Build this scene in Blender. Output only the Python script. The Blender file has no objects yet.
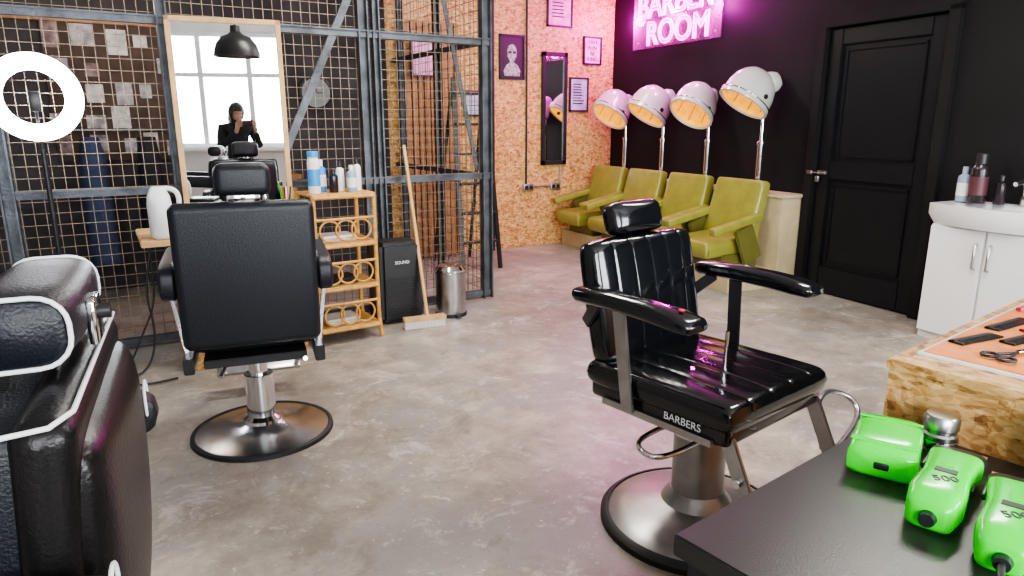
import bpy, bmesh, math, random
from mathutils import Vector, Matrix, Euler
random.seed(7)
R=math.radians
D=bpy.data
SC=bpy.context.scene

# ---------------------------------------------------------------- materials
def M(name,col,rough=.5,metal=0,coat=0,emit=None,es=0,var=0,vscale=8,bump=0,bscale=60,spec=None,trans=0):
    m=D.materials.new(name); m.use_nodes=True
    nt=m.node_tree; b=nt.nodes['Principled BSDF']
    b.inputs['Base Color'].default_value=(*col,1)
    b.inputs['Roughness'].default_value=rough
    b.inputs['Metallic'].default_value=metal
    b.inputs['Coat Weight'].default_value=coat
    b.inputs['Coat Roughness'].default_value=.08
    b.inputs['Transmission Weight'].default_value=trans
    if spec is not None: b.inputs['Specular IOR Level'].default_value=spec
    if emit:
        b.inputs['Emission Color'].default_value=(*emit,1); b.inputs['Emission Strength'].default_value=es
    tc=nt.nodes.new('ShaderNodeTexCoord')
    n=nt.nodes.new('ShaderNodeTexNoise'); n.inputs['Scale'].default_value=vscale; n.inputs['Detail'].default_value=5
    nt.links.new(tc.outputs['Object'],n.inputs['Vector'])
    if var>0:
        r=nt.nodes.new('ShaderNodeValToRGB')
        r.color_ramp.elements[0].position=.3; r.color_ramp.elements[1].position=.7
        r.color_ramp.elements[0].color=(*[max(0,c*(1-var)) for c in col],1)
        r.color_ramp.elements[1].color=(*[min(1,c*(1+var)) for c in col],1)
        nt.links.new(n.outputs['Fac'],r.inputs['Fac']); nt.links.new(r.outputs['Color'],b.inputs['Base Color'])
    if bump>0:
        n2=nt.nodes.new('ShaderNodeTexNoise'); n2.inputs['Scale'].default_value=bscale; n2.inputs['Detail'].default_value=3
        nt.links.new(tc.outputs['Object'],n2.inputs['Vector'])
        bp=nt.nodes.new('ShaderNodeBump'); bp.inputs['Strength'].default_value=bump; bp.inputs['Distance'].default_value=.01
        nt.links.new(n2.outputs['Fac'],bp.inputs['Height']); nt.links.new(bp.outputs['Normal'],b.inputs['Normal'])
    return m

def osb_mat(name,dark=1.0,k=1.0):
    m=D.materials.new(name); m.use_nodes=True
    nt=m.node_tree; N=nt.nodes; L=nt.links; b=N['Principled BSDF']
    b.inputs['Roughness'].default_value=.5
    tc=N.new('ShaderNodeTexCoord')
    nz=N.new('ShaderNodeTexNoise'); nz.inputs['Scale'].default_value=5; nz.inputs['Detail'].default_value=2
    L.new(tc.outputs['Object'],nz.inputs['Vector'])
    cols=[]
    for i,(rot,sc) in enumerate([((.3,.2,.5),(26,26,60)),((1.1,.7,-.6),(30,30,75)),((.5,1.3,1.1),(50,36,36))]):
        mp=N.new('ShaderNodeMapping'); mp.inputs['Rotation'].default_value=rot; mp.inputs['Scale'].default_value=[q*k for q in sc]
        mix=N.new('ShaderNodeVectorMath'); mix.operation='MULTIPLY_ADD'
        mix.inputs[1].default_value=(.12,.12,.12)
        L.new(nz.outputs['Color'],mix.inputs[0]); L.new(tc.outputs['Object'],mix.inputs[2])
        L.new(mix.outputs[0],mp.inputs['Vector'])
        v=N.new('ShaderNodeTexVoronoi'); v.inputs['Scale'].default_value=1.0
        L.new(mp.outputs[0],v.inputs['Vector'])
        sp=N.new('ShaderNodeSeparateColor'); L.new(v.outputs['Color'],sp.inputs[0])
        cols.append(sp.outputs[0])
    mm=N.new('ShaderNodeMath'); mm.operation='ADD'; L.new(cols[0],mm.inputs[0]); L.new(cols[1],mm.inputs[1])
    m2=N.new('ShaderNodeMath'); m2.operation='ADD'; L.new(mm.outputs[0],m2.inputs[0]); L.new(cols[2],m2.inputs[1])
    hf=N.new('ShaderNodeMath'); hf.operation='MULTIPLY'; hf.inputs[1].default_value=.3333; L.new(m2.outputs[0],hf.inputs[0])
    r=N.new('ShaderNodeValToRGB'); e=r.color_ramp.elements
    e[0].position=.10; e[0].color=(.20*dark,.085*dark,.02*dark,1)
    e[1].position=.90; e[1].color=(.80*dark,.56*dark,.27*dark,1)
    x=e.new(.36); x.color=(.50*dark,.26*dark,.08*dark,1)
    x=e.new(.6); x.color=(.66*dark,.40*dark,.15*dark,1)
    L.new(hf.outputs[0],r.inputs['Fac']); L.new(r.outputs['Color'],b.inputs['Base Color'])
    bp=N.new('ShaderNodeBump'); bp.inputs['Strength'].default_value=.25; bp.inputs['Distance'].default_value=.005
    L.new(hf.outputs[0],bp.inputs['Height']); L.new(bp.outputs['Normal'],b.inputs['Normal'])
    return m

def floor_mat():
    m=D.materials.new('worn_concrete'); m.use_nodes=True
    nt=m.node_tree; N=nt.nodes; L=nt.links; b=N['Principled BSDF']
    tc=N.new('ShaderNodeTexCoord')
    def noise(s,d=6,ro=.6,dist=0):
        n=N.new('ShaderNodeTexNoise'); n.inputs['Scale'].default_value=s; n.inputs['Detail'].default_value=d; n.inputs['Roughness'].default_value=ro; n.inputs['Distortion'].default_value=dist
        L.new(tc.outputs['Object'],n.inputs['Vector']); return n
    def ramp(src,stops):
        r=N.new('ShaderNodeValToRGB'); e=r.color_ramp.elements
        e[0].position,e[0].color=stops[0][0],(*stops[0][1],1); e[1].position,e[1].color=stops[-1][0],(*stops[-1][1],1)
        for p,c in stops[1:-1]:
            q=e.new(p); q.color=(*c,1)
        L.new(src,r.inputs['Fac']); return r
    def mix(fac,a,bb,mode='MIX'):
        x=N.new('ShaderNodeMix'); x.data_type='RGBA'; x.blend_type=mode
        if isinstance(fac,float): x.inputs[0].default_value=fac
        else: L.new(fac,x.inputs[0])
        L.new(a,x.inputs[6])
        if isinstance(bb,tuple): x.inputs[7].default_value=(*bb,1)
        else: L.new(bb,x.inputs[7])
        return x.outputs[2]
    n1=noise(.9); n2=noise(4.5,8,.7); n3=noise(42,4); n4=noise(1.7,6,.65,.6); n5=noise(3.2,10,.78,.5); n6=noise(11,6,.7)
    base=ramp(n2.outputs['Fac'],[(.28,(.22,.195,.16)),(.5,(.345,.315,.27)),(.72,(.49,.455,.40))])
    big=ramp(n1.outputs['Fac'],[(.38,(.68,.67,.655)),(.62,(1.14,1.12,1.08))])
    c=mix(1.0,base.outputs[0],big.outputs[0],'MULTIPLY')
    grey=ramp(n4.outputs['Fac'],[(.50,(0,0,0)),(.56,(.75,.75,.75))])
    c=mix(grey.outputs[0],c,(.27,.262,.24))
    st=ramp(n5.outputs['Fac'],[(.36,(.75,.75,.75)),(.46,(0,0,0))])
    c=mix(st.outputs[0],c,(.20,.175,.14))
    lt=ramp(n5.outputs['Fac'],[(.55,(0,0,0)),(.63,(.7,.7,.7))])
    c=mix(lt.outputs[0],c,(.55,.52,.465))
    md=ramp(n6.outputs['Fac'],[(.60,(0,0,0)),(.68,(.5,.5,.5))])
    c=mix(md.outputs[0],c,(.60,.57,.51))
    sp=ramp(n3.outputs['Fac'],[(.65,(0,0,0)),(.73,(.8,.8,.8))])
    c=mix(sp.outputs[0],c,(.70,.67,.61))
    dk=ramp(n3.outputs['Fac'],[(.27,(.7,.7,.7)),(.35,(0,0,0))])
    c=mix(dk.outputs[0],c,(.16,.14,.12))
    mp=N.new('ShaderNodeMapping'); mp.inputs['Rotation'].default_value=(0,0,.7); mp.inputs['Scale'].default_value=(.9,1.3,1)
    dn=N.new('ShaderNodeVectorMath'); dn.operation='MULTIPLY_ADD'; dn.inputs[1].default_value=(.25,.25,0)
    L.new(n4.outputs['Color'],dn.inputs[0]); L.new(tc.outputs['Object'],dn.inputs[2]); L.new(dn.outputs[0],mp.inputs[0])
    v=N.new('ShaderNodeTexVoronoi'); v.feature='DISTANCE_TO_EDGE'; v.inputs['Scale'].default_value=.9; L.new(mp.outputs[0],v.inputs['Vector'])
    cr=ramp(v.outputs['Distance'],[(0,(.6,.6,.6)),(.005,(0,0,0))])
    gate=ramp(n2.outputs['Fac'],[(.52,(0,0,0)),(.58,(1,1,1))])
    g=N.new('ShaderNodeMath'); g.operation='MULTIPLY'; L.new(cr.outputs[0],g.inputs[0]); L.new(gate.outputs[0],g.inputs[1])
    c=mix(g.outputs[0],c,(.75,.73,.7))
    L.new(c,b.inputs['Base Color'])
    rr=ramp(n4.outputs['Fac'],[(.3,(.30,)*3),(.7,(.50,)*3)])
    L.new(rr.outputs[0],b.inputs['Roughness'])
    bp=N.new('ShaderNodeBump'); bp.inputs['Strength'].default_value=.25; bp.inputs['Distance'].default_value=.01
    L.new(n2.outputs['Fac'],bp.inputs['Height']); L.new(bp.outputs['Normal'],b.inputs['Normal'])
    return m

m_floor=floor_mat()
m_osb=osb_mat('osb_board'); m_osbs=osb_mat('osb_board_small',.95,1.5)
m_blackwall=M('black_wall_paint',(.0095,.0095,.0105),.65,var=.15,vscale=3,spec=.25)
m_door=M('black_door_paint',(.008,.009,.012),.42,var=.1,spec=.35)
m_white_wall=M('white_plaster',(.72,.71,.69),.8,var=.04,vscale=3,bump=.1)
m_leftwall=M('grey_side_wall',(.30,.28,.26),.8,var=.08,vscale=3)
m_ceil=M('ceiling_paint',(.50,.49,.48),.9,var=.03)
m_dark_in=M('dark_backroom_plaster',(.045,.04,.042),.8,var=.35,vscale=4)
m_vinyl=M('black_vinyl_gloss',(.005,.006,.008),.16,coat=.6,bump=.10,bscale=18)
m_vinyl2=M('black_leatherette',(.008,.010,.015),.40,bump=.22,bscale=220)
m_shell=M('dark_chair_shell',(.009,.008,.008),.30,bump=.12,bscale=150,spec=.4)
m_pipe=M('white_piping',(.85,.85,.85),.4)
m_chrome=M('chrome',(.78,.79,.8),.1,1)
m_base=M('polished_base_steel',(.62,.63,.65),.24,1,var=.12,vscale=5)
m_chrome2=M('brushed_steel',(.5,.5,.5),.3,1,var=.1,vscale=20)
m_greymetal=M('grey_cast_metal',(.36,.35,.34),.33,.7,var=.15,vscale=14)
m_rubber=M('black_rubber',(.015,.015,.015),.6)
m_plastic=M('black_plastic',(.02,.02,.022),.35)
m_steel=M('blue_grey_steel',(.10,.108,.12),.5,.6,var=.4,vscale=9,bump=.3)
m_wire=M('rusty_wire',(.24,.19,.14),.5,.6,var=.35,vscale=15)
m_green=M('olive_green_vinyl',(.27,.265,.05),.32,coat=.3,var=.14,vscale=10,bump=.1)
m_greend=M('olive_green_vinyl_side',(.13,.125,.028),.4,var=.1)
m_wood=M('pale_wood',(.60,.38,.17),.5,var=.2,vscale=12)
m_woodd=M('warm_timber',(.36,.17,.06),.5,var=.3,vscale=10)
m_ply=M('cream_plywood',(.52,.43,.26),.6,var=.15,vscale=6)
m_rattan=M('rattan_cane',(.56,.30,.08),.45,var=.3,vscale=30)
m_white=M('white_gloss',(.82,.83,.84),.2,coat=.4)
m_cab=M('white_cabinet',(.8,.8,.8),.35)
m_mirror=M('mirror_glass',(.93,.95,.95),.01,1)
m_hood=M('dryer_hood_shell',(.66,.68,.64),.2,.15,coat=.4)
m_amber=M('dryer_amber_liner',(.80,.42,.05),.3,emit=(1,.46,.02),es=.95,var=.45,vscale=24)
m_neon=M('pink_neon',(1,.3,.9),.4,emit=(1,.035,.62),es=8)
m_acry=M('clear_acrylic',(.5,.12,.45),.08)
m_acry.node_tree.nodes['Principled BSDF'].inputs['Alpha'].default_value=.22
m_ring=M('ring_led',(1,1,1),.4,emit=(.93,.93,1),es=22)
m_lime=M('neon_green_plastic',(.02,.82,.02),.25,coat=.4,emit=(.02,.9,.02),es=.12)
m_black=M('satin_black',(.018,.018,.02),.4)
m_tabletop=M('black_laminate_top',(.028,.026,.024),.32,bump=.06,bscale=300)
m_paper=M('paper',(.82,.8,.76),.7)
m_bulb=M('warm_bulb',(1,.8,.5),.4,emit=(1,.72,.4),es=25)
m_bluel=M('blue_label',(.05,.3,.7),.35)
m_red=M('red_plastic',(.6,.03,.06),.35)
m_orange=M('orange_tray',(.78,.25,.04),.45,var=.2,vscale=20)
m_fabric=M('black_fabric',(.015,.016,.02),.85,bump=.3)
m_skin=M('skin',(.50,.30,.22),.5)
m_hair=M('dark_hair',(.02,.014,.012),.45,bump=.5,bscale=90)
m_frost=M('frosted_plastic',(.8,.82,.82),.3)
m_denim=M('dark_blue_cloth',(.03,.045,.09),.85,var=.3)

# ---------------------------------------------------------------- helpers
def link(o,parent=None):
    SC.collection.objects.link(o)
    if parent: o.parent=parent
    return o
def E(name,loc=(0,0,0),rz=0):
    o=D.objects.new(name,None); o.empty_display_size=.1; o.location=loc; o.rotation_euler=(0,0,R(rz)); return link(o)
def mk(name,bm,mat,parent=None,loc=(0,0,0),rot=(0,0,0),smooth=True,ang=40):
    bmesh.ops.recalc_face_normals(bm,faces=bm.faces[:])
    me=D.meshes.new(name); bm.to_mesh(me); bm.free()
    if smooth:
        for p in me.polygons: p.use_smooth=True
        try: me.set_sharp_from_angle(angle=R(ang))
        except Exception: pass
    if mat: me.materials.append(mat)
    o=D.objects.new(name,me); o.location=loc; o.rotation_euler=[R(a) for a in rot]
    return link(o,parent)
def box(name,size,loc,mat,parent=None,rot=(0,0,0),bev=.004,seg=2):
    bm=bmesh.new(); bmesh.ops.create_cube(bm,size=1)
    bmesh.ops.scale(bm,vec=size,verts=bm.verts)
    bev=min(bev,min(size)*.49)
    if bev>0: bmesh.ops.bevel(bm,geom=bm.edges[:],offset=bev,segments=seg,affect='EDGES',profile=.5)
    return mk(name,bm,mat,parent,loc,rot,smooth=bev>0,ang=50)
def boxes(name,lst,mat,parent=None,loc=(0,0,0),rot=(0,0,0),bev=0):
    """lst of (x0,x1,y0,y1,z0,z1)"""
    bm=bmesh.new()
    for (x0,x1,y0,y1,z0,z1) in lst:
        r=bmesh.ops.create_cube(bm,size=1)
        bmesh.ops.scale(bm,vec=(x1-x0,y1-y0,z1-z0),verts=r['verts'])
        bmesh.ops.translate(bm,vec=((x0+x1)/2,(y0+y1)/2,(z0+z1)/2),verts=r['verts'])
    if bev>0: bmesh.ops.bevel(bm,geom=bm.edges[:],offset=bev,segments=2,affect='EDGES')
    return mk(name,bm,mat,parent,loc,rot,smooth=bev>0)
def lathe(name,prof,mat,parent=None,loc=(0,0,0),rot=(0,0,0),seg=40,sc=(1,1,1),ang=35):
    bm=bmesh.new(); rings=[]
    for r,z in prof:
        if r<1e-5: rings.append([bm.verts.new((0,0,z*sc[2]))])
        else: rings.append([bm.verts.new((r*math.cos(2*math.pi*i/seg)*sc[0],r*math.sin(2*math.pi*i/seg)*sc[1],z*sc[2])) for i in range(seg)])
    for a,b in zip(rings,rings[1:]):
        for i in range(seg):
            j=(i+1)%seg
            if len(a)==1 and len(b)==1: continue
            if len(a)==1: bm.faces.new((a[0],b[i],b[j]))
            elif len(b)==1: bm.faces.new((a[i],a[j],b[0]))
            else: bm.faces.new((a[i],a[j],b[j],b[i]))
    return mk(name,bm,mat,parent,loc,rot,ang=ang)
def cyl(name,r,h,loc,mat,parent=None,rot=(0,0,0),r2=None,seg=28):
    r2=r if r2 is None else r2; b=min(.003,r*.2,h*.2)
    return lathe(name,[(0,-h/2),(r-b,-h/2),(r,-h/2+b),(r2,h/2-b),(r2-b,h/2),(0,h/2)],mat,parent,loc,rot,seg)
def tube(name,pts,r,mat,parent=None,cyclic=False,smooth=False,radii=None,loc=(0,0,0),rot=(0,0,0),res=4):
    c=D.curves.new(name,'CURVE'); c.dimensions='3D'; c.bevel_depth=r; c.bevel_resolution=res; c.use_fill_caps=True
    if smooth:
        s=c.splines.new('NURBS'); s.points.add(len(pts)-1); s.order_u=3; s.use_endpoint_u=True; s.resolution_u=8
    else:
        s=c.splines.new('POLY'); s.points.add(len(pts)-1)
    for i,p in enumerate(pts):
        s.points[i].co=(*p,1)
        if radii: s.points[i].radius=radii[i]
    s.use_cyclic_u=cyclic
    c.materials.append(mat)
    o=D.objects.new(name,c); o.location=loc; o.rotation_euler=[R(a) for a in rot]
    return link(o,parent)
def bar(name,a,b,w,t,mat,parent=None,bev=.003,up=(0,0,1)):
    a=Vector(a);b=Vector(b);d=b-a;L=d.length;z=d.normalized()
    x=Vector(up).cross(z)
    if x.length<1e-4: x=Vector((1,0,0))
    x.normalize(); y=z.cross(x)
    bm=bmesh.new(); bmesh.ops.create_cube(bm,size=1); bmesh.ops.scale(bm,vec=(w,t,L),verts=bm.verts)
    bmesh.ops.bevel(bm,geom=bm.edges[:],offset=min(bev,w*.4,t*.4),segments=2,affect='EDGES')
    mt=Matrix((x,y,z)).transposed().to_4x4(); mt.translation=(a+b)/2
    bmesh.ops.transform(bm,matrix=mt,verts=bm.verts)
    return mk(name,bm,mat,parent)
def pad(name,w,d,h,loc,mat,parent=None,rot=(0,0,0),ch=0,axis=0,groove=.008,crown=.0,p=8,rc=.05,nx=56,ny=36,bcrown=None,taper=0,sw=.09,puff=.25):
    """upholstered cushion; plan w x d, thickness h (z). channels split along axis"""
    bm=bmesh.new(); bc=crown if bcrown is None else bcrown
    if ch: nx=110
    top=[[None]*(ny+1) for _ in range(nx+1)]; bot=[[None]*(ny+1) for _ in range(nx+1)]
    for i in range(nx+1):
        s=-1+2*i/nx; X=.6*math.sin(s*math.pi/2)+.4*s
        for j in range(ny+1):
            t=-1+2*j/ny; Y=.6*math.sin(t*math.pi/2)+.4*t
            f=max(0,(1-abs(X)**p))*max(0,(1-abs(Y)**p)); f=f**.36
            x=X*(1-rc*abs(Y)**6*X*X)*w/2*(1+taper*Y); y=Y*(1-rc*abs(X)**6*Y*Y)*d/2
            g=0
            if ch:
                q=((X if axis==0 else Y)+1)/2*ch; fr=abs(q-round(q))
                if 0<round(q)<ch: g=groove*math.exp(-(fr/sw)**2)
                g-=groove*puff*math.sin(math.pi*(q%1))
            cz=(1-X*X)*(1-Y*Y)
            border=i in(0,nx) or j in(0,ny)
            zt=(h/2-g)*f+crown*cz; zb=-h/2*f-bc*cz
            if border:
                v=bm.verts.new((x,y,0)); top[i][j]=bot[i][j]=v
            else:
                top[i][j]=bm.verts.new((x,y,zt)); bot[i][j]=bm.verts.new((x,y,zb))
    for i in range(nx):
        for j in range(ny):
            bm.faces.new((top[i][j],top[i+1][j],top[i+1][j+1],top[i][j+1]))
            bm.faces.new((bot[i][j],bot[i][j+1],bot[i+1][j+1],bot[i+1][j]))
    return mk(name,bm,mat,parent,loc,rot,ang=75)
def loft(name,secs,mat,parent=None,loc=(0,0,0),rot=(0,0,0),seg=28,e=2.6):
    """secs: (x, cy, cz, hw, hh) along x"""
    bm=bmesh.new(); rings=[]
    for x,cy,cz,hw,hh in secs:
        ring=[]
        for i in range(seg):
            a=2*math.pi*i/seg; c,s=math.cos(a),math.sin(a)
            ring.append(bm.verts.new((x,cy+hw*math.copysign(abs(c)**(2/e),c),cz+hh*math.copysign(abs(s)**(2/e),s))))
        rings.append(ring)
    for a,b in zip(rings,rings[1:]):
        for i in range(seg):
            j=(i+1)%seg; bm.faces.new((a[i],a[j],b[j],b[i]))
    bm.faces.new(rings[0]); bm.faces.new(rings[-1])
    return mk(name,bm,mat,parent,loc,rot,ang=60)
def rrect(w,h,r,n=5):
    pts=[]
    for cx,cy,a0 in((w/2-r,h/2-r,0),(-w/2+r,h/2-r,90),(-w/2+r,-h/2+r,180),(w/2-r,-h/2+r,270)):
        for k in range(n+1):
            a=R(a0+90*k/n); pts.append((cx+r*math.cos(a),cy+r*math.sin(a)))
    return pts
def text(name,body,size,mat,parent=None,loc=(0,0,0),rot=(0,0,0),ext=.001,outline=0,align='CENTER'):
    c=D.curves.new(name,'FONT'); c.body=body; c.size=size; c.align_x=align
    if outline: c.fill_mode='NONE'; c.bevel_depth=outline; c.bevel_resolution=2
    else: c.extrude=ext
    c.materials.append(mat); o=D.objects.new(name,c); o.location=loc; o.rotation_euler=[R(a) for a in rot]
    return link(o,parent)
def area(name,loc,rot,sx,sy,power,col=(1,1,1)):
    l=D.lights.new(name,'AREA'); l.shape='RECTANGLE'; l.size=sx; l.size_y=sy; l.energy=power; l.color=col
    o=D.objects.new(name,l); o.location=loc; o.rotation_euler=[R(a) for a in rot]; return link(o)
def point(name,loc,power,col,rad=.03,parent=None):
    l=D.lights.new(name,'POINT'); l.energy=power; l.color=col; l.shadow_soft_size=rad
    o=D.objects.new(name,l); o.location=loc; return link(o,parent)

# ---------------------------------------------------------------- room shell
H=2.9; YB=6.45
W0=Vector((5.2,YB)); WA=-95.0
sd=Vector((math.cos(R(WA)),math.sin(R(WA)))); nn=Vector((sd.y,-sd.x))
def wp(s,off=0): q=W0+sd*s+nn*off; return q.x,q.y
boxes('floor',[(-2.2,6.2,-2.3,6.7,-.1,0)],m_floor)
boxes('ceiling',[(-2.2,6.2,-2.3,6.7,H,H+.1)],m_ceil)
boxes('wall_back',[(2.45,5.5,YB,YB+.12,0,H)],m_osb)
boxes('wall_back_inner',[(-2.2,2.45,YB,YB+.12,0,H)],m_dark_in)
boxes('wall_left',[(-2.2,-2.0,-2.3,6.6,0,H)],m_leftwall)
d0,d1=2.87,3.97
boxes('wall_right',[(0,d0,0,.12,0,H),(d0,d1,0,.12,2.1,H),(d1,8.8,0,.12,0,H),(d0,d1,.1,.14,0,2.1)],m_blackwall,loc=(*W0,0),rot=(0,0,WA))
boxes('baseboard_right',[(d1+.06,8.4,-.018,0,0,.12)],m_door,loc=(*W0,0),rot=(0,0,WA),bev=.003)
boxes('wall_front',[(-2.0,-1.6,-2.2,-2.0,0,H),(-1.6,.95,-2.2,-2.0,0,1.0),(-1.6,.95,-2.2,-2.0,2.62,H),(.95,1.8,-2.2,-2.0,0,H),
    (1.8,4.1,-2.2,-2.0,0,1.0),(1.8,4.1,-2.2,-2.0,2.62,H),(4.1,4.7,-2.2,-2.0,0,H)],m_white_wall)
def window(name,x0,x1,ms):
    L=[(x0,x1,-2.12,-2.02,1.0,1.07),(x0,x1,-2.12,-2.02,2.55,2.62),(x0,x0+.06,-2.12,-2.02,1,2.62),(x1-.06,x1,-2.12,-2.02,1,2.62),
       (x0,x1,-2.1,-2.04,2.0,2.06),(x0-.05,x1+.05,-2.06,-1.9,.96,1.0)]
    for mx in ms: L.append((mx-.035,mx+.035,-2.11,-2.03,1.0,2.6))
    boxes(name,L,m_white)
window('window_1',-1.6,.95,[-.95,-.28,.38]); window('window_2',1.8,4.1,[2.5,3.3])

dr=E('door_1',(*W0,0),WA)
a0,a1=d0,d1
boxes('frame',[(a0,a0+.08,-.04,.1,0,2.1),(a1-.08,a1,-.04,.1,0,2.1),(a0,a1,-.04,.1,2.06,2.14)],m_blackwall,dr,bev=.004)
b0,b1=a0+.085,a1-.085
boxes('slab',[(b0,b1,.03,.075,.01,2.05)],m_door,dr)
boxes('stiles',[(b0,b0+.115,.005,.035,.01,2.05),(b1-.115,b1,.005,.035,.01,2.05),(b0+.115,b1-.115,.005,.035,.01,.22),(b0+.115,b1-.115,.005,.035,.92,1.06),(b0+.115,b1-.115,.005,.035,1.93,2.05)],m_door,dr,bev=.006)
c0,c1=b0+.145,b1-.145
boxes('panel_molding',[(c0,c1,.018,.034,.25,.27),(c0,c1,.018,.034,.87,.89),(c0,c0+.02,.018,.034,.25,.89),(c1-.02,c1,.018,.034,.25,.89),
  (c0,c1,.018,.034,1.09,1.11),(c0,c1,.018,.034,1.88,1.90),(c0,c0+.02,.018,.034,1.09,1.9),(c1-.02,c1,.018,.034,1.09,1.9)],m_door,dr,bev=.004)
boxes('latch',[(b0+.015,b0+.10,-.012,.006,.955,.985),(a0+.03,a0+.08,-.055,-.038,.955,.985)],m_chrome2,dr,bev=.003)
tube('latch_bolt',[(a0+.04,-.05,.97),(b0+.08,-.02,.97)],.006,m_chrome,dr)
box('padlock',(.035,.02,.045),(b0+.035,-.025,.92),m_chrome2,dr)

# ---------------------------------------------------------------- steel cage partition
YC=4.65
cg=E('steel_mesh_partition',(0,0,0))
def channel(name,x,z0=0,z1=H,w=.075,y=YC,par=cg):
    boxes(name,[(x-w/2,x+w/2,y-.008,y+.0,z0,z1),(x-w/2,x-w/2+.01,y-.05,y,z0,z1),(x+w/2-.01,x+w/2,y-.05,y,z0,z1)],m_steel,par)
for i,(x,w) in enumerate([(-.46,.07),(.40,.06),(1.60,.07),(1.69,.05),(2.53,.08)]): channel(f'post_{i+1}',x,w=w)
rails=[]
for z in(.96,1.93,.04):
    rails.append((-2.0,2.57,YC-.03,YC+.012,z-.022,z+.022))
boxes('rails',rails,m_steel,cg)
boxes('rail_lips',[(-2,2.57,YC-.045,YC-.03,.975,.985),(-2,2.57,YC-.045,YC-.03,1.945,1.955)],m_steel,cg)
bar('brace_1',(1.53,YC-.02,2.18),(.96,YC-.02,1.0),.05,.012,m_steel,cg,up=(0,1,0))
bar('brace_2',(2.08,YC+.03,2.88),(2.48,YC+.03,1.0),.035,.012,m_steel,cg,up=(0,1,0))
wl=[]
x=-1.98
while x<2.53: wl.append((x-.0017,x+.0017,YC+.008,YC+.0125,0,H)); x+=.058
z=.06
while z<H: wl.append((-2,2.53,YC+.0125,YC+.017,z-.0017,z+.0017)); z+=.066
boxes('wire_mesh',wl,m_wire,cg)
channel('post_back',2.53,y=6.3,w=.06)
channel('post_mid',2.53,y=5.5,w=.05)
boxes('side_rails',[(2.50,2.53,YC,YB-.02,.94,.98),(2.50,2.53,YC,YB-.02,1.91,1.95),(2.50,2.53,YC,YB-.02,2.8,2.84)],m_steel,cg)
wl=[]; y=YC+.05
while y<YB-.03: wl.append((2.512,2.516,y-.002,y+.002,0,H)); y+=.075
z=.06
while z<H: wl.append((2.516,2.52,YC,YB-.02,z-.002,z+.002)); z+=.075
boxes('side_wire_mesh',wl,m_wire,cg)
boxes('black_door_jamb',[(3.50,3.60,YB-.06,YB-.003,0,H)],m_black,bev=.004)

# back room dressing
nb=E('pinned_photo_board',(0.20,YB-.02,1.58))
box('board',(.95,.02,1.04),(0,0,0),M('dark_cork',(.075,.05,.04),.8,var=.3),nb)
bits=[[],[],[]]
for i in range(5):
    for j in range(5):
        if random.random()<.22: continue
        w=random.uniform(.07,.17);h=random.uniform(.08,.19);cx=-.38+i*.19+random.uniform(-.035,.035);cz=-.40+j*.20+random.uniform(-.03,.03)
        q=random.choice([0,0,1,2]); bits[q].append((cx-w/2,cx+w/2,-.016-.001*q,-.011,cz-h/2,cz+h/2))
boxes('photos',bits[0],M('faded_photos',(.36,.35,.36),.6,var=.6,vscale=14),nb)
boxes('notes',bits[1],M('faded_prints',(.20,.14,.14),.6,var=.6,vscale=18),nb)
boxes('cards',bits[2],M('pale_cards',(.55,.55,.52),.6,var=.3,vscale=18),nb)
box('timber_beam',(1.7,.05,.07),(-.1,YB-.03,2.13),m_woodd)
jc=E('hanging_coats',(-.05,6.1,0))
loft('coat_1',[(0,-.02,0,.10,.06),(.15,0,0,.17,.09),(.5,0,0,.18,.1),(.95,0,0,.22,.11)],m_denim,jc,loc=(0,0,1.25),rot=(0,90,0))
loft('coat_2',[(0,-.02,0,.10,.06),(.15,0,0,.16,.08),(.5,0,0,.17,.1),(.85,0,0,.2,.11)],m_fabric,jc,loc=(.38,0,1.25),rot=(0,90,0))
tube('coat_rail',[(-.5,0,1.3),(.8,0,1.3)],.014,m_steel,jc)
tube('rail_leg_1',[(-.5,0,0),(-.5,0,1.3)],.014,m_steel,jc); tube('rail_leg_2',[(.8,0,0),(.8,0,1.3)],.014,m_steel,jc)
wc=E('wall_clock',(1.75,YB-.03,1.62))
lathe('clock_body',[(0,0),(.14,0),(.15,.01),(.15,.03),(.135,.035),(.13,.025),(0,.025)],m_black,wc,rot=(90,0,0))
lathe('clock_face',[(0,.027),(.128,.027),(.128,.03),(0,.03)],M('clock_face',(.18,.20,.19),.5),wc,rot=(90,0,0))
boxes('hands',[(-.004,.004,-.036,-.032,0,.09),(0,.06,-.036,-.032,-.004,.004)],m_black,wc)
bs=E('back_room_cabinet',(1.05,6.1,0))
boxes('carcass',[(-.35,.35,-.25,.25,.05,.9),(-.38,.38,-.28,.28,.9,.94)],m_woodd,bs,bev=.004)
boxes('legs',[(-.33,-.29,-.23,-.19,0,.05),(.29,.33,-.23,-.19,0,.05),(-.33,-.29,.19,.23,0,.05),(.29,.33,.19,.23,0,.05)],m_black,bs)
boxes('drawer_fronts',[(-.33,.33,-.265,-.25,.08,.33),(-.33,.33,-.265,-.25,.35,.6),(-.33,.33,-.265,-.25,.62,.87)],m_wood,bs,bev=.003)
sp=[]
for i in range(9): sp.append((2.62+i*.065-.025,2.62+i*.065+.025,6.33,6.36,.02,2.3))
boxes('slatted_timber_panel',sp+[(2.58,3.2,6.36,6.38,.3,.36),(2.58,3.2,6.36,6.38,1.9,1.96)],m_woodd)
ld=E('stepladder',(2.98,5.65,0))
for k,sx in enumerate((-.2,.2)):
    bar(f'rail_{k+1}',(sx,-.1,0),(sx*.8,.12,1.75),.045,.02,m_black,ld)
    bar(f'rear_leg_{k+1}',(sx,.55,0),(sx*.8,.14,1.7),.03,.02,m_black,ld)
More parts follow.
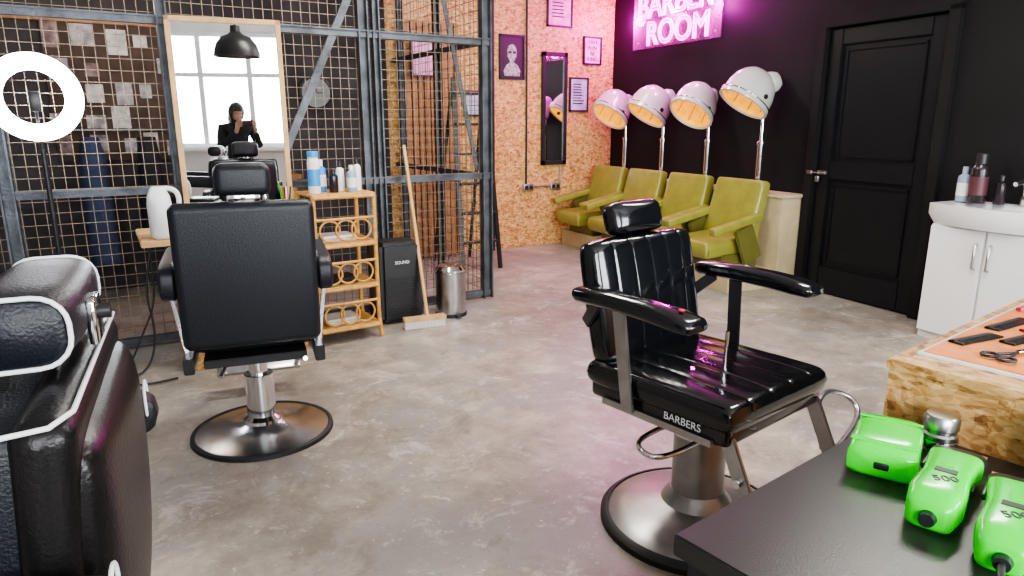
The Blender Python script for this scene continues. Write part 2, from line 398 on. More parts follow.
for k in range(6):
    f=(k+1)/6.5; box(f'tread_{k+1}',(.36,.08,.02),(0,-.1+.22*f,1.75*f),m_black,ld)
bl=E('pendant_bulb',(.07,5.6,2.2))
lathe('bulb',[(0,-.05),(.03,-.04),(.035,-.015),(.02,.02),(.012,.035),(0,.035)],m_bulb,bl)
tube('cord',[(0,0,.03),(0,0,.7)],.004,m_black,bl)
point('back_room_lamp',(.07,5.5,2.1),12,(1,.76,.52),.05)
point('back_room_lamp_2',(3.0,5.6,2.75),12,(1,.8,.6),.05)

# ---------------------------------------------------------------- wall pictures on osb wall
def picture(name,x0,x1,z0,z1,fm,inner,mark,mat_in=m_paper):
    e=E(name,((x0+x1)/2,YB-.015,(z0+z1)/2)); w=x1-x0;h=z1-z0
    f=.018
    boxes('frame',[(-w/2,w/2,-.012,.012,-h/2,-h/2+f),(-w/2,w/2,-.012,.012,h/2-f,h/2),(-w/2,-w/2+f,-.012,.012,-h/2,h/2),(w/2-f,w/2,-.012,.012,-h/2,h/2)],fm,e,bev=.002)
    boxes('backing',[(-w/2+.005,w/2-.005,0,.01,-h/2+.005,h/2-.005)],inner,e)
    if mark=='text':
        for k,t in enumerate(['HAVE','FUN','BE','KIND']):
            text(f'line_{k+1}',t,h*.2,m_black,e,loc=(0,-.002,h*.24-k*h*.2),rot=(90,0,0))
    if mark=='face':
        loft('portrait_bust',[(-h*.42,0,0,w*.30,.002),(-h*.30,0,0,w*.33,.002),(-h*.18,0,0,w*.22,.002),(-h*.12,0,0,w*.08,.002),(-h*.07,0,0,w*.09,.002),(0,0,0,w*.17,.002),(h*.12,0,0,w*.19,.002),(h*.24,0,0,w*.14,.002),(h*.28,0,0,w*.05,.002)],M('portrait_grey',(.35,.35,.35),.6,var=.7,vscale=30),e,loc=(0,-.003,0),rot=(90,-90,0))
        boxes('portrait_glasses',[(-w*.15,-w*.02,-.008,-.006,h*.08,h*.13),(w*.02,w*.15,-.008,-.006,h*.08,h*.13)],m_black,e)
    if mark=='lines':
        boxes('print_lines',[(-w*.3,w*.3*random.uniform(.4,1),-.003,-.001,h*(.3-.08*k)-.006,h*(.3-.08*k)+.006) for k in range(8)],m_black,e)
    return e
m_pinkp=M('pink_print',(.75,.35,.6),.6,var=.3,vscale=12); m_bluep=M('blue_print',(.42,.48,.62),.6,var=.3,vscale=10)
m_purpf=M('purple_frame',(.05,.012,.055),.4)
picture('framed_portrait',3.68,3.99,1.80,2.25,m_black,m_black,'face')
picture('framed_poster',4.27,4.60,2.36,2.8,m_purpf,m_pinkp,'lines',m_pinkp)
picture('framed_print',4.58,4.84,1.48,1.85,m_purpf,m_bluep,'lines')
picture('framed_quote',4.76,5.01,1.99,2.29,m_purpf,m_pinkp,'text')
wm=E('tall_wall_mirror',(4.375,YB-.02,1.5))
boxes('frame',[(-.165,.165,-.018,.018,-.6,-.555),(-.165,.165,-.018,.018,.555,.6),(-.165,-.12,-.018,.018,-.6,.6),(.12,.165,-.018,.018,-.6,.6)],m_black,wm,bev=.004)
boxes('glass',[(-.125,.125,0,.01,-.56,.56)],m_mirror,wm)
el=E('electrical_conduit',(0,YB,0))
tube('riser',[(4.02,-.014,.70),(4.02,-.014,2.88)],.011,m_black,el)
tube('run',[(4.02,-.014,.67),(4.47,-.014,.67)],.010,m_greymetal,el)
tube('riser_2',[(4.47,-.014,.67),(4.47,-.014,.88)],.010,m_greymetal,el)
for k,x in enumerate((4.04,4.40)):
    box(f'socket_{k+1}',(.13,.035,.08),(x,-.02,.66),m_chrome2,el,bev=.006); boxes(f'socket_face_{k+1}',[(x-.05,x-.01,-.04,-.037,.64,.68),(x+.01,x+.05,-.04,-.037,.64,.68)],m_black,el)
pf=E('framed_notice',(2.75,6.28,1.95))
box('frame',(.24,.02,.34),(0,0,0),m_purpf,pf); box('print',(.2,.006,.3),(0,-.012,0),m_pinkp,pf)
nf=E('framed_notice',(3.35,YB-.02,1.55)); box('frame',(.18,.02,.26),(0,0,0),m_black,nf); box('print',(.15,.006,.22),(0,-.012,0),m_bluep,nf)

# ---------------------------------------------------------------- neon sign
ns=E('neon_sign',(*wp(0,0),0),WA)
boxes('acrylic_back',[(.42,1.78,-.035,-.03,2.12,2.74)],m_acry,ns)
text('letters_top','BARBER',.33,m_neon,ns,loc=(1.10,-.06,2.42),rot=(90,0,0),outline=.009)
text('letters_bottom','ROOM',.32,m_neon,ns,loc=(1.17,-.06,2.15),rot=(90,0,0),outline=.009)
for k,(sx,sz) in enumerate([(.5,2.18),(1.70,2.18),(.5,2.68),(1.70,2.68)]): cyl(f'standoff_{k+1}',.01,.035,(sx,-.017,sz),m_chrome,ns,rot=(90,0,0))
for k,s in enumerate((.42,1.1,1.74)):
    x,y=wp(s,.12); point(f'neon_glow_{k+1}',(x,y,2.42),[44,20,26][k],(1,.04,.72),.05)

# ---------------------------------------------------------------- bench ledge, seats, dryers
bn=E('timber_bench_base',(*W0,0),WA)
boxes('ledge',[(.06,2.86,-.24,-.006,0,.76),(.06,2.88,-.26,-.006,.76,.785)],m_ply,bn,bev=.003)
boxes('plinth',[(.10,2.80,-.70,-.24,0,.17)],m_ply,bn,bev=.003)
def salon_seat(s):
    x,y=wp(s,0); e=E('salon_waiting_seat',(x,y,0),WA)
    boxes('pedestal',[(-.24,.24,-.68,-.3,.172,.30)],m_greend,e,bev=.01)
    pad('cushion',.47,.58,.14,(0,-.57,.36),m_green,e,rot=(4,0,0),crown=.006,p=24,rc=.01)
    pad('back_rest',.565,.52,.11,(0,-.345,.64),m_green,e,rot=(76,0,0),crown=.006,p=24,rc=.02,taper=-.03)
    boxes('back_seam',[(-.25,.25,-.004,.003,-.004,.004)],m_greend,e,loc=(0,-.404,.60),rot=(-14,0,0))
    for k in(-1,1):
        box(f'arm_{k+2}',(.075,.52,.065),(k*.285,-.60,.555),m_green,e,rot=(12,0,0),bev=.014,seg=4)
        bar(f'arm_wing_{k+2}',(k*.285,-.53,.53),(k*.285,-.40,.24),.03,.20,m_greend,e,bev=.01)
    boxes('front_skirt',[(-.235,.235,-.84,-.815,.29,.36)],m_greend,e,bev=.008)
    return e
SS=(.47,1.13,1.80,2.46)
for s in SS: salon_seat(s)
def hood(s,i):
    x,y=wp(s,0); e=E('hood_hair_dryer',(x,y,0),WA)
    cyl('pole_lower',.027,.40,(0,-.12,.985),m_chrome,e)
    cyl('pole_upper',.015,.34,(0,-.12,1.33),m_chrome,e)
    cyl('pole_collar',.034,.03,(0,-.12,1.19),m_chrome,e)
    lathe('pole_foot',[(0,0),(.05,0),(.045,.015),(.02,.03),(0,.03)],m_chrome,e,loc=(0,-.12,.785))
    a=-37+(i%2)*4; hz=[1.50,1.51,1.51,1.59][i]
    h=D.objects.new('hood_pivot',None); h.location=(0,-.30,hz); h.rotation_euler=(R(a),0,R([14,-4,14,-10][i])); link(h,e)
    lathe('shell',[(0,.215),(.05,.21),(.10,.19),(.145,.15),(.18,.095),(.2,.02),(.205,-.05),(.215,-.075),(.215,-.10),(.20,-.105),(.19,-.09)],m_hood,h,sc=(.92,1.05,1))
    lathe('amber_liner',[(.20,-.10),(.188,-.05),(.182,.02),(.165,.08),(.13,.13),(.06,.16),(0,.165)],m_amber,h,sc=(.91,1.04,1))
    for t in range(8):
        b=2*math.pi*t/8; tube(f'liner_rib_{t}',[(.178*.9*math.cos(b),.178*1.03*math.sin(b),-.06),(.168*.9*math.cos(b),.168*1.03*math.sin(b),.06),(.10*.9*math.cos(b),.10*1.03*math.sin(b),.135)],.0035,m_woodd,h)
    tube('trim_ring',[(.212*.92*math.cos(t*math.pi/16),.212*1.05*math.sin(t*math.pi/16),-.06) for t in range(32)],.006,m_chrome,h,cyclic=True)
    loft('motor_housing',[(0,0,0,.05,.06),(.02,0,0,.075,.085),(.09,0,0,.08,.09),(.13,0,0,.07,.07),(.15,0,0,.04,.04)],m_hood,h,loc=(0,.08,.12),rot=(0,-60,90))
    tube('neck',[(0,-.12,1.47),(0,-.13,1.55),(0,-.20,1.60)],.024,m_hood,e,smooth=True)
    cyl('knob',.02,.03,(.18,-.30,hz-.03),m_plastic,e,rot=(0,90,0))
for i,s in enumerate(SS): hood(s,i)

# ---------------------------------------------------------------- vanity
vn=E('vanity_washbasin',(*wp(4.17,0),0),WA)
boxes('cabinet',[(.02,.70,-.37,-.006,.08,.74)],m_cab,vn,bev=.003)
boxes('plinth',[(.02,.70,-.36,-.006,0,.08)],m_cab,vn)
boxes('doors',[(.025,.352,-.388,-.37,.05,.73),(.368,.695,-.388,-.37,.05,.73)],m_cab,vn,bev=.003)
for k,x in enumerate((.32,.40)): tube(f'handle_{k+1}',[(x,-.388,.50),(x,-.412,.51),(x,-.412,.64),(x,-.388,.65)],.008,m_chrome2,vn)
bm=bmesh.new(); n=24
def outline(inset=0):
    x0,x1=-.02+inset,.74-inset
    pts=[(x0,-.008-inset)]
    for i in range(n+1):
        t=i/n; x=x0+(x1-x0)*t; y=-.36-.10*math.sin(math.pi*t)**.8+inset
        pts.append((x,y))
    pts.append((x1,-.008-inset)); return pts
o1=outline(0);o2=outline(.03)
o3=[(.36+(x-.36)*.8,-.24+(y+.24)*.72) for x,y in o2]; o4=[(.36+(x-.36)*.5,-.24+(y+.24)*.4) for x,y in o3]
def ring(pts,z): return [bm.verts.new((x,y,z)) for x,y in pts]
r0=ring([(.36+(x-.36)*.93,y*.93-.002) for x,y in o1],.74); r1=ring(o1,.80); r2=ring(o1,.865); r3=ring(o2,.87); r4=ring(o3,.86); r5=ring(o4,.76)
rs=[r0,r1,r2,r3,r4,r5]
for a,b in zip(rs,rs[1:]):
    m=len(a)
    for i in range(m): bm.faces.new((a[i],a[(i+1)%m],b[(i+1)%m],b[i]))
bm.faces.new(r5); bm.faces.new(r0)
mk('basin',bm,m_white,vn,ang=45)
tube('tap_spout',[(.36,-.06,.87),(.36,-.06,.99),(.36,-.10,1.02),(.36,-.18,1.0)],.014,m_chrome,vn,smooth=True)
cyl('tap_body',.022,.05,(.36,-.06,.90),m_chrome,vn); box('tap_lever',(.015,.07,.01),(.36,-.05,1.03),m_chrome,vn,rot=(-15,0,0))
def bottle(name,loc,r,h,mat,cap,cr=.4,ch=.2,label=None,par=None):
    e=E(name,loc) 
    lathe('body',[(0,0),(r*.94,0),(r,r*.12),(r,h*.72),(r*.92,h*.79),(r*cr,h*.86),(r*cr,h*.88),(0,h*.88)],mat,e,seg=28)
    lathe('cap',[(0,h*.86),(r*cr*1.15,h*.86),(r*cr*1.15,h*(.86+ch)),(r*cr,h*(.88+ch)),(0,h*(.88+ch))],cap,e,seg=24)
    if label: lathe('label',[(r*1.012,h*.18),(r*1.012,h*.58)],label,e,seg=28)
    return e
m_grb=M('grey_blue_bottle',(.30,.38,.48),.3); m_dkb=M('dark_brown_bottle',(.02,.014,.018),.25)
m_mar=M('dark_red_label',(.09,.03,.04),.4)
x,y=wp(4.17+.05,.16); bottle('spray_bottle',(x,y,.87),.036,.20,m_grb,m_grb,label=m_frost)
x,y=wp(4.17+.15,.18); bottle('shampoo_bottle',(x,y,.87),.05,.28,m_dkb,m_plastic,cr=.6,label=m_mar)
x,y=wp(4.17+.25,.12); bottle('soap_bottle',(x,y,.87),.032,.16,m_dkb,m_plastic)
x,y=wp(4.17+.56,.10); bottle('dispenser_bottle',(x,y,.87),.03,.17,m_grb,m_plastic)

# ---------------------------------------------------------------- left workstation with mirror
ws=E('styling_workstation',(0,0,0))
boxes('top',[(.13,.99,4.0,4.56,.715,.745)],m_wood,ws,bev=.004)
boxes('pedestal',[(.34,.93,4.06,4.5,.12,.715)],m_black,ws,bev=.004)
boxes('plinth',[(.29,.95,4.0,4.52,0,.14)],m_osbs,ws,bev=.004)
my=-10.1
mr=E('framed_mirror',(.705,4.43,1.345),my)
fw,fh=.62,1.19
boxes('frame',[(-fw/2,fw/2,-.02,.02,-fh/2,-fh/2+.03),(-fw/2,fw/2,-.02,.02,fh/2-.03,fh/2),(-fw/2,-fw/2+.03,-.02,.02,-fh/2,fh/2),(fw/2-.03,fw/2,-.02,.02,-fh/2,fh/2)],m_wood,mr,bev=.004)
boxes('glass',[(-fw/2+.025,fw/2-.025,-.006,.01,-fh/2+.025,fh/2-.025)],m_mirror,mr)
jg=E('water_jug',(.245,4.13,.745))
loft('body',[(0,0,0,.085,.05),(.02,0,0,.1,.06),(.18,0,0,.1,.06),(.225,0,0,.085,.055),(.26,.01,0,.045,.04),(.275,.01,0,.035,.03)],m_frost,jg,rot=(0,-90,0))
tube('handle',[(0,0,.26),(.06,0,.275),(.11,0,.22),(.09,0,.12)],.013,m_frost,jg,smooth=True)
pr=E('till_box',(.45,4.22,.745)); box('body',(.17,.2,.13),(0,0,.065),m_plastic,pr,bev=.012); box('lid',(.15,.17,.02),(0,0,.14),m_plastic,pr); boxes('buttons',[(-.06+.03*i,-.045+.03*i,-.107,-.1,.03,.05) for i in range(4)],m_frost,pr)
cp=E('orange_tub',(.93,4.2,.745)); lathe('tub',[(0,0),(.03,0),(.035,.12),(.03,.12),(.027,.01),(0,.01)],m_orange,cp)
for k in range(5): tube(f'comb_handle_{k+1}',[(0,0,.02),(random.uniform(-.03,.03),random.uniform(-.02,.02),.24)],.005,[m_red,m_black,m_lime,m_black,m_paper][k],cp)
bottle('shaving_bottle',(.80,4.15,.745),.03,.2,m_plastic,m_chrome)
tube('power_cable',[(.2,4.3,.71),(.12,4.28,.45),(.16,4.2,.2),(.1,4.1,.012),(-.05,4.0,.012),(0,3.85,.012),(.22,3.9,.012)],.006,m_black,smooth=True)
tube('power_cable',[(.17,4.35,.71),(.2,4.3,.4),(.08,4.3,.15),(.0,4.2,.012),(-.12,4.15,.012),(-.1,4.0,.012)],.005,m_black,smooth=True)

# ---------------------------------------------------------------- ring light
rl=E('ring_light',(-.25,4.33,0))
lathe('led_ring',[(.140,-.008),(.212,-.008),(.219,0),(.212,.014),(.140,.014),(.133,0),(.140,-.008)],m_ring,rl,loc=(0,0,1.48),rot=(90,0,-8),seg=64)
lathe('rear_housing',[(.137,-.03),(.215,-.03),(.215,-.008),(.137,-.008),(.137,-.03)],m_plastic,rl,loc=(0,0,1.48),rot=(90,0,-8),seg=64)
cyl('pole',.012,1.2,(0,.03,.62),m_black,rl); cyl('pole_sleeve',.018,.5,(0,.03,.4),m_black,rl)
for k in range(3):
    a=R(30+120*k); tube(f'leg_{k+1}',[(0,.03,.42),(.27*math.cos(a),.03+.27*math.sin(a),.012)],.010,m_black,rl)
box('phone_clip',(.05,.02,.10),(0,0,1.46),m_plastic,rl); tube('gooseneck',[(0,.03,1.2),(0,.01,1.33),(0,0,1.42)],.008,m_plastic,rl,smooth=True)
point('ring_light_source',(-.25,4.38,1.48),16,(.85,.88,1),.02)

# ---------------------------------------------------------------- rattan shelf
rt=E('rattan_shelf_unit',(1.05,4.06,0),3)
Wd,Dp=.38,.30; Ht=.93
for k,(x,y) in enumerate([(0,0),(Wd,0),(0,Dp),(Wd,Dp)]): tube(f'upright_{k+1}',[(x-(.02 if x==0 else -.02),y,0.0),(x-(.006 if x==0 else -.006),y,.08),(x,y,.2),(x,y,Ht)],.014,m_rattan,rt,smooth=True)
tiers=[.10,.36,.63,.93]
for k,z in enumerate(tiers):
    box(f'shelf_{k+1}',(Wd+.02,Dp+.02,.018),(Wd/2,Dp/2,z),m_rattan,rt,bev=.006)
    tube(f'front_rail_{k+1}',[(0,-.01,z-.012),(Wd,-.01,z-.012)],.011,m_rattan,rt)
for k,z in enumerate(tiers[:3]):
    zc=z+.085
    for q,cx in enumerate((.09,.19,.29)):
        tube(f'ring_{k}_{q}',[(cx+.062*math.cos(t*math.pi/12),-.004,zc+.062*math.sin(t*math.pi/12)) for t in range(24)],.0065,m_rattan,rt,cyclic=True)
        tube(f'side_ring_{k}_{q}',[(0,.05+q*.1+.055*math.cos(t*math.pi/12),zc+.062*math.sin(t*math.pi/12)) for t in range(24)],.006,m_rattan,rt,cyclic=True)
    tube(f'mid_rail_{k+1}',[(0,-.005,z+.155),(Wd,-.005,z+.155)],.009,m_rattan,rt)
    tube(f'side_rail_{k+1}',[(0,0,z+.155),(0,Dp,z+.155)],.008,m_rattan,rt)
bz=.94
bottle('hairspray_can',(1.09,4.15,bz),.036,.25,m_paper,m_bluel,cr=.8,ch=.12,label=m_bluel)
bottle('shaving_foam_can',(1.16,4.25,bz),.03,.18,m_bluel,m_frost,label=m_paper)
bottle('hair_oil_bottle',(1.21,4.16,bz),.028,.13,m_dkb,m_plastic)
bottle('tonic_bottle',(1.27,4.22,bz),.026,.17,m_frost,m_plastic)
bottle('talc_bottle',(1.32,4.15,bz),.03,.15,m_grb,m_frost,label=m_paper)
bottle('gel_bottle',(1.38,4.22,bz),.024,.19,m_frost,m_black)
for k in range(3):
    e=E('folded_towel_stack',(1.22,4.2,[.110,.370,.640][k]),3)
    boxes('towels',[(-.12,.1,-.09,.09,.0,.018),(-.115,.1,-.085,.09,.019,.036)],[m_paper,m_plastic,m_paper][k],e,bev=.006)

# ---------------------------------------------------------------- speaker, broom, bin
hs=E('floor_speaker',(1.685,4.42,0))
bm=bmesh.new(); bmesh.ops.create_cube(bm,size=1); bmesh.ops.scale(bm,vec=(.31,.28,.55),verts=bm.verts)
for v in bm.verts:
    if v.co.z>0: v.co.x*=.93; v.co.y*=.85
bmesh.ops.bevel(bm,geom=bm.edges[:],offset=.025,segments=4,affect='EDGES')
mk('body',bm,m_plastic,hs,loc=(0,0,.29))
boxes('grille_slats',[(-.12,.12,-.146+k*.0007,-.13,.08+k*.018,.087+k*.018) for k in range(14)],m_black,hs)
boxes('feet',[(-.12,-.08,-.1,-.06,0,.02),(.08,.12,-.1,-.06,0,.02),(-.12,-.08,.06,.1,0,.02),(.08,.12,.06,.1,0,.02)],m_rubber,hs)
text('badge','SOUND',.030,m_frost,hs,loc=(0,-.133,.42),rot=(86,0,0))
br=E('push_broom',(0,0,0))
tube('handle',[(1.79,4.13,.07),(1.845,4.58,1.20)],.0125,m_wood,br)
bar('head',(1.62,4.14,.065),(1.91,4.10,.065),.06,.03,m_wood,br)
bb=[]
for i in range(28):
    for j in range(4): bb.append((-.14+i*.01,-.134+i*.01,-.028+j*.016,-.02+j*.016,-.05,0))
boxes('bristles',bb,m_paper,br,loc=(1.765,4.12,.053),rot=(0,0,-8))
tb=E('steel_pedal_bin',(2.06,4.32,0))
lathe('body',[(0,0),(.105,0),(.108,.02),(.108,.32),(.104,.325),(0,.325)],m_chrome2,tb)
lathe('lid',[(.109,.325),(.109,.34),(.09,.365),(.05,.377),(0,.38)],m_chrome,tb)
lathe('foot_band',[(.106,0),(.113,0),(.113,.025),(.106,.028)],m_rubber,tb)
box('pedal',(.04,.05,.012),(0,-.125,.02),m_rubber,tb)

# ---------------------------------------------------------------- barber chairs
def modern_chair(loc,rz,piping=False,top=1.06,bw=.56,hw=.25,hh=.13,z_arm=.72,hx=0,zb=.46,base=.305):
    e=E('barber_chair',(*loc,0),rz)
    k=base/.305
    lathe('base_plate',[(0,.075),(.07,.07),(.09,.05),(.16*k,.036),(.26*k,.022),(.285*k,.016)],m_base,e,seg=64)
    lathe('base_rubber_rim',[(.283*k,.018),(.29*k,.022),(.302*k,.016),(.305*k,0),(.28*k,0),(0,0)],m_rubber,e,seg=64)
    cyl('hydraulic_sleeve',.062,.22,(0,0,.17),m_chrome,e); cyl('hydraulic_ram',.04,.16,(0,0,.35),m_chrome,e)
    lathe('sleeve_flange',[(.06,0),(.085,0),(.08,.02),(.062,.035)],m_chrome,e,loc=(0,0,.05))
    boxes('swivel_frame',[(-.2,.2,-.2,.2,.385,.42),(-.27,-.23,-.25,.2,.385,.45),(.23,.27,-.25,.2,.385,.45)],m_black,e,bev=.004)
    tube('pump_lever',[(.05,0,.37),(.16,-.12,.36),(.19,-.24,.40)],.009,m_chrome,e,smooth=True)
    tube('recline_lever',[(-.1,-.1,.40),(-.14,-.24,.36)],.008,m_chrome,e)
    pad('seat_cushion',.50,.52,.15,(0,.07,.51),m_vinyl2,e,crown=.015,p=12)
    hb=top-zb
    pad('back_cushion',bw-.03,hb-.02,.13,(0,-.215,zb+hb/2),m_vinyl2,e,rot=(94,0,0),crown=.01,p=12,rc=.04)
    box('back_shell',(bw,.075,hb),(0,-.262,zb+hb/2),m_vinyl2 if not piping else m_shell,e,rot=(4,0,0),bev=.034,seg=6)
    boxes('head_posts',[(hx-.05,hx-.035,-.262,-.254,top-.05,top+.06),(hx+.035,hx+.05,-.262,-.254,top-.05,top+.06)],m_chrome,e)
    hz=top+.015+hh/2
    if piping:
        loft('head_rest',[(hx-hw/2,0,0,.055,hh/2*.86),(hx-hw/2+.012,0,0,.066,hh/2),(hx-hw*.2,0,0,.072,hh/2*1.04),(hx+hw*.2,0,0,.072,hh/2*1.04),(hx+hw/2-.012,0,0,.066,hh/2),(hx+hw/2,0,0,.055,hh/2*.86)],m_vinyl2,e,loc=(0,-.235,hz),e=3.2,seg=40)
        for k in(-1,1):
            pts=[(hx+k*(hw/2-.004),-.235+a,hz+b) for a,b in rrect(.13,hh*.99,.04)]
            tube(f'head_piping_{k+2}',pts,.0035,m_pipe,e,cyclic=True)
        box('head_bracket',(.07,.014,.07),(hx-.02,-.312,hz-.02),m_chrome,e); tube('head_knob',[(hx-.02,-.315,hz-.01),(hx-.02,-.335,hz-.01)],.012,m_black,e)
        q=bw/2-.006
        tube('top_piping',[(-q,-.14,top-.02),(-q,-.29,top-.008),(-q+.03,-.312,top-.002),(q-.03,-.312,top-.002),(q,-.30,top-.03),(q,-.285,top-.18)],.0035,m_pipe,e)
        tube('bottom_piping',[(-q,-.25,zb+.01),(-q+.03,-.275,zb+.0),(q-.03,-.275,zb),(q,-.25,zb+.01)],.0035,m_pipe,e)
        pad('rear_bulge',bw-.03,hb-.04,.10,(0,-.28,zb+hb/2-.02),m_shell,e,rot=(94,0,0),crown=.022,p=8)
    else:
        box('head_rest',(hw,.10,hh),(hx,-.235,hz),m_vinyl2,e,bev=.035,seg=6)
        box('head_bracket',(.12,.012,.03),(hx,-.29,top+.01),m_chrome,e)
    for k in(-1,1):
        ax=k*(bw/2+(.05 if piping else .032)); al=.56 if piping else .46; ay=-.08 if piping else -.03; ah=.11 if piping else .15
        pad(f'arm_{k+2}',.07,al,ah,(ax,ay,z_arm),m_vinyl2,e,rot=(3,0,0),p=6,rc=.1)
        bar(f'arm_front_post_{k+2}',(ax,.12,z_arm-.04),(k*.25,.12,.43),.045,.014,m_chrome,e)
        bar(f'arm_rear_post_{k+2}',(ax,-.18,z_arm-.04),(k*.25,-.18,.43),.04,.014,m_chrome,e)
        bar(f'foot_arm_{k+2}',(k*.2,.2,.41),(k*.19,.5,.15),.03,.012,m_chrome,e)
        if piping: 
            pts=[(ax+a,-.340,z_arm+.012+b) for a,b in rrect(.062,.08,.03)]
            tube(f'arm_piping_{k+2}',pts,.003,m_pipe,e,cyclic=True)
    box('foot_plate',(.40,.13,.02),(0,.52,.15),m_chrome2,e,rot=(25,0,0))
    return e
modern_chair((.490,3.015),-10,top=1.065,bw=.52,hw=.205,hh=.125,zb=.485,z_arm=.76,hx=.008)
modern_chair((-.350,1.215),84,piping=True,top=1.01,bw=.56,hw=.33,hh=.100,z_arm=.785,hx=.05)

def vintage_chair(loc,rz):
    e=E('barber_chair',(*loc,0),rz)
    lathe('base_casting',[(0,.13),(.09,.128),(.105,.11),(.12,.085),(.17,.07),(.25,.055),(.285,.04),(.305,.028)],m_greymetal,e,seg=64)
    lathe('base_rubber_rim',[(.303,.034),(.315,.032),(.328,.02),(.328,0),(.28,0),(0,0)],m_rubber,e,seg=64)
    lathe('pump_cylinder',[(0,.10),(.088,.10),(.088,.36),(.082,.375),(.06,.38),(.055,.45),(0,.45)],m_greymetal,e,seg=48)
    lathe('cylinder_collar',[(.088,.33),(.094,.335),(.094,.355),(.088,.36)],m_chrome,e)
    boxes('swivel_frame',[(-.16,.16,-.16,.16,.435,.455),(-.24,-.2,-.22,.22,.44,.46),(.2,.24,-.22,.22,.44,.46)],m_black,e,bev=.004)
    box('seat_base',(.535,.535,.085),(0,.0,.495),m_vinyl,e,bev=.02,seg=4)
    pad('seat_cushion',.56,.57,.09,(0,.0,.538),m_vinyl,e,ch=5,axis=0,groove=.0022,crown=.010,p=20,rc=.02,sw=.05,puff=.5)
    pad('back_cushion',.53,.43,.095,(0,-.275,.765),m_vinyl,e,rot=(-78,0,0),ch=6,axis=0,groove=.0022,crown=.012,p=14,rc=.05,taper=-.01,sw=.06,puff=.5)
    box('back_panel',(.46,.02,.38),(0,-.325,.76),m_black,e,rot=(12,0,0),bev=.008)
    pad('head_rest',.255,.115,.085,(.015,-.325,1.032),m_vinyl,e,rot=(-72,0,0),crown=.012,p=5,rc=.12)
    boxes('head_posts',[(-.025,-.01,-.35,-.34,.9,1.02),(.05,.065,-.35,-.34,.9,1.02)],m_chrome,e)
    box('head_chrome',(.12,.02,.02),(.02,-.335,.975),m_chrome,e,rot=(12,0,0))
    for k in(-1,1):
        ax=k*.325
        loft(f'arm_{k+2}',[(-.255,0,0,.03,.018),(-.235,0,0,.038,.026),(-.1,0,.004,.038,.028),(.05,0,.0,.042,.030),(.14,0,-.006,.052,.028),(.195,0,-.012,.052,.022),(.21,0,-.014,.04,.012)],m_vinyl,e,loc=(ax,-.02,.82),rot=(0,0,90),e=3.2)
        bar(f'arm_post_{k+2}',(ax-k*.01,-.11,.80),(k*.288,-.08,.46),.05,.012,m_chrome2 if k==1 else m_black,e,up=(1,0,0))
        bar(f'arm_rear_link_{k+2}',(ax-k*.01,-.20,.80),(k*.262,-.30,.70),.04,.012,m_black,e,up=(1,0,0))
        bar(f'foot_arm_{k+2}',(k*.24,.25,.475),(k*.24,.37,.22),.05,.014,m_chrome2,e,up=(1,0,0))
        boxes(f'side_hinge_{k+2}',[(k*.272-.006,k*.272+.006,-.2,.22,.448,.47)],m_chrome2,e)
        cyl(f'foot_bolt_{k+2}',.014,.02,(k*.25,.30,.36),m_chrome,e,rot=(0,90,0))
    cyl('arm_badge',.009,.004,(.325,.13,.846),m_red,e)
    tube('foot_crossbar',[(.25,.33,.28),(-.24,.33,.29),(-.50,.29,.31),(-.62,.25,.33),(-.62,.20,.37),(-.52,.16,.40),(-.38,.20,.37),(-.25,.30,.31)],.011,m_chrome2,e,smooth=True)
    tube('foot_loop',[(-.24,.38,.21),(-.26,.50,.22),(-.24,.58,.28),(-.12,.60,.30),(.12,.60,.30),(.24,.58,.28),(.26,.50,.22),(.24,.38,.21)],.012,m_chrome,e,smooth=True)
    tube('pump_handle',[(.08,-.04,.38),(.24,-.05,.38),(.34,.0,.38),(.33,.10,.37),(.10,.08,.37)],.009,m_chrome,e,smooth=True)
    tube('side_lever',[(-.02,.06,.56),(-.02,.06,.70)],.006,m_chrome,e)
    text('edge_lettering','BARBERS',.034,m_frost,e,loc=(.2795,.12,.483),rot=(90,0,90),ext=.0006)
    return e
vintage_chair((1.64,1.50),188.6)

# ---------------------------------------------------------------- foreground counters
ct=E('black_trolley_counter',(1.27,.70,0),7)
boxes('top',[(-.635,-.004,-1.05,0,.745,.78)],m_tabletop,ct,bev=.003)
boxes('carcass',[(-.62,-.01,-1.03,-.015,.06,.745)],m_black,ct,bev=.003)
boxes('drawer_fronts',[(-.632,-.62,-1.0,-.04,.09+k*.22,.29+k*.22) for k in range(3)],m_black,ct,bev=.003)
boxes('drawer_pulls',[(-.645,-.632,-.6,-.4,.22+k*.22,.235+k*.22) for k in range(3)],m_chrome2,ct)
boxes('feet',[(-.6,-.55,-.1,-.05,0,.06),(-.6,-.55,-1.0,-.95,0,.06),(-.1,-.05,-.1,-.05,0,.06),(-.1,-.05,-1.0,-.95,0,.06)],m_rubber,ct)
oc=E('osb_tool_cabinet',(1.275,.70,0),7)
boxes('body',[(0,.95,-1.05,0,0,.885)],m_osbs,oc)
boxes('top_board',[(-.003,.96,-1.055,.005,.885,.905)],m_osbs,oc,bev=.002)
mt=E('barber_tool_mat',(1.275,.70,.905),7)
boxes('mat_border',[(.07,.85,-.29,-.02,.0,.005)],m_frost,mt); boxes('mat',[(.080,.84,-.282,-.028,.005,.007)],m_orange,mt)
def lp(x,y,z): q=Matrix.Rotation(R(7),4,'Z')@Vector((x,y,0)); return (1.275+q.x,.70+q.y,z)
def comb(name,x,y,rz,L=.18,mat=m_plastic):
    e=E(name,lp(x,y,.9125),7+rz)
    l=[(-L/2,L/2,.006,.016,0,.004),(-L/2,-L/2+.006,-.014,.016,0,.004)]
    k=-L/2+.008
    while k<L/2: l.append((k,k+.0016,-.014,.008,0,.0035)); k+=.0038
    boxes('comb',l,mat,e); return e
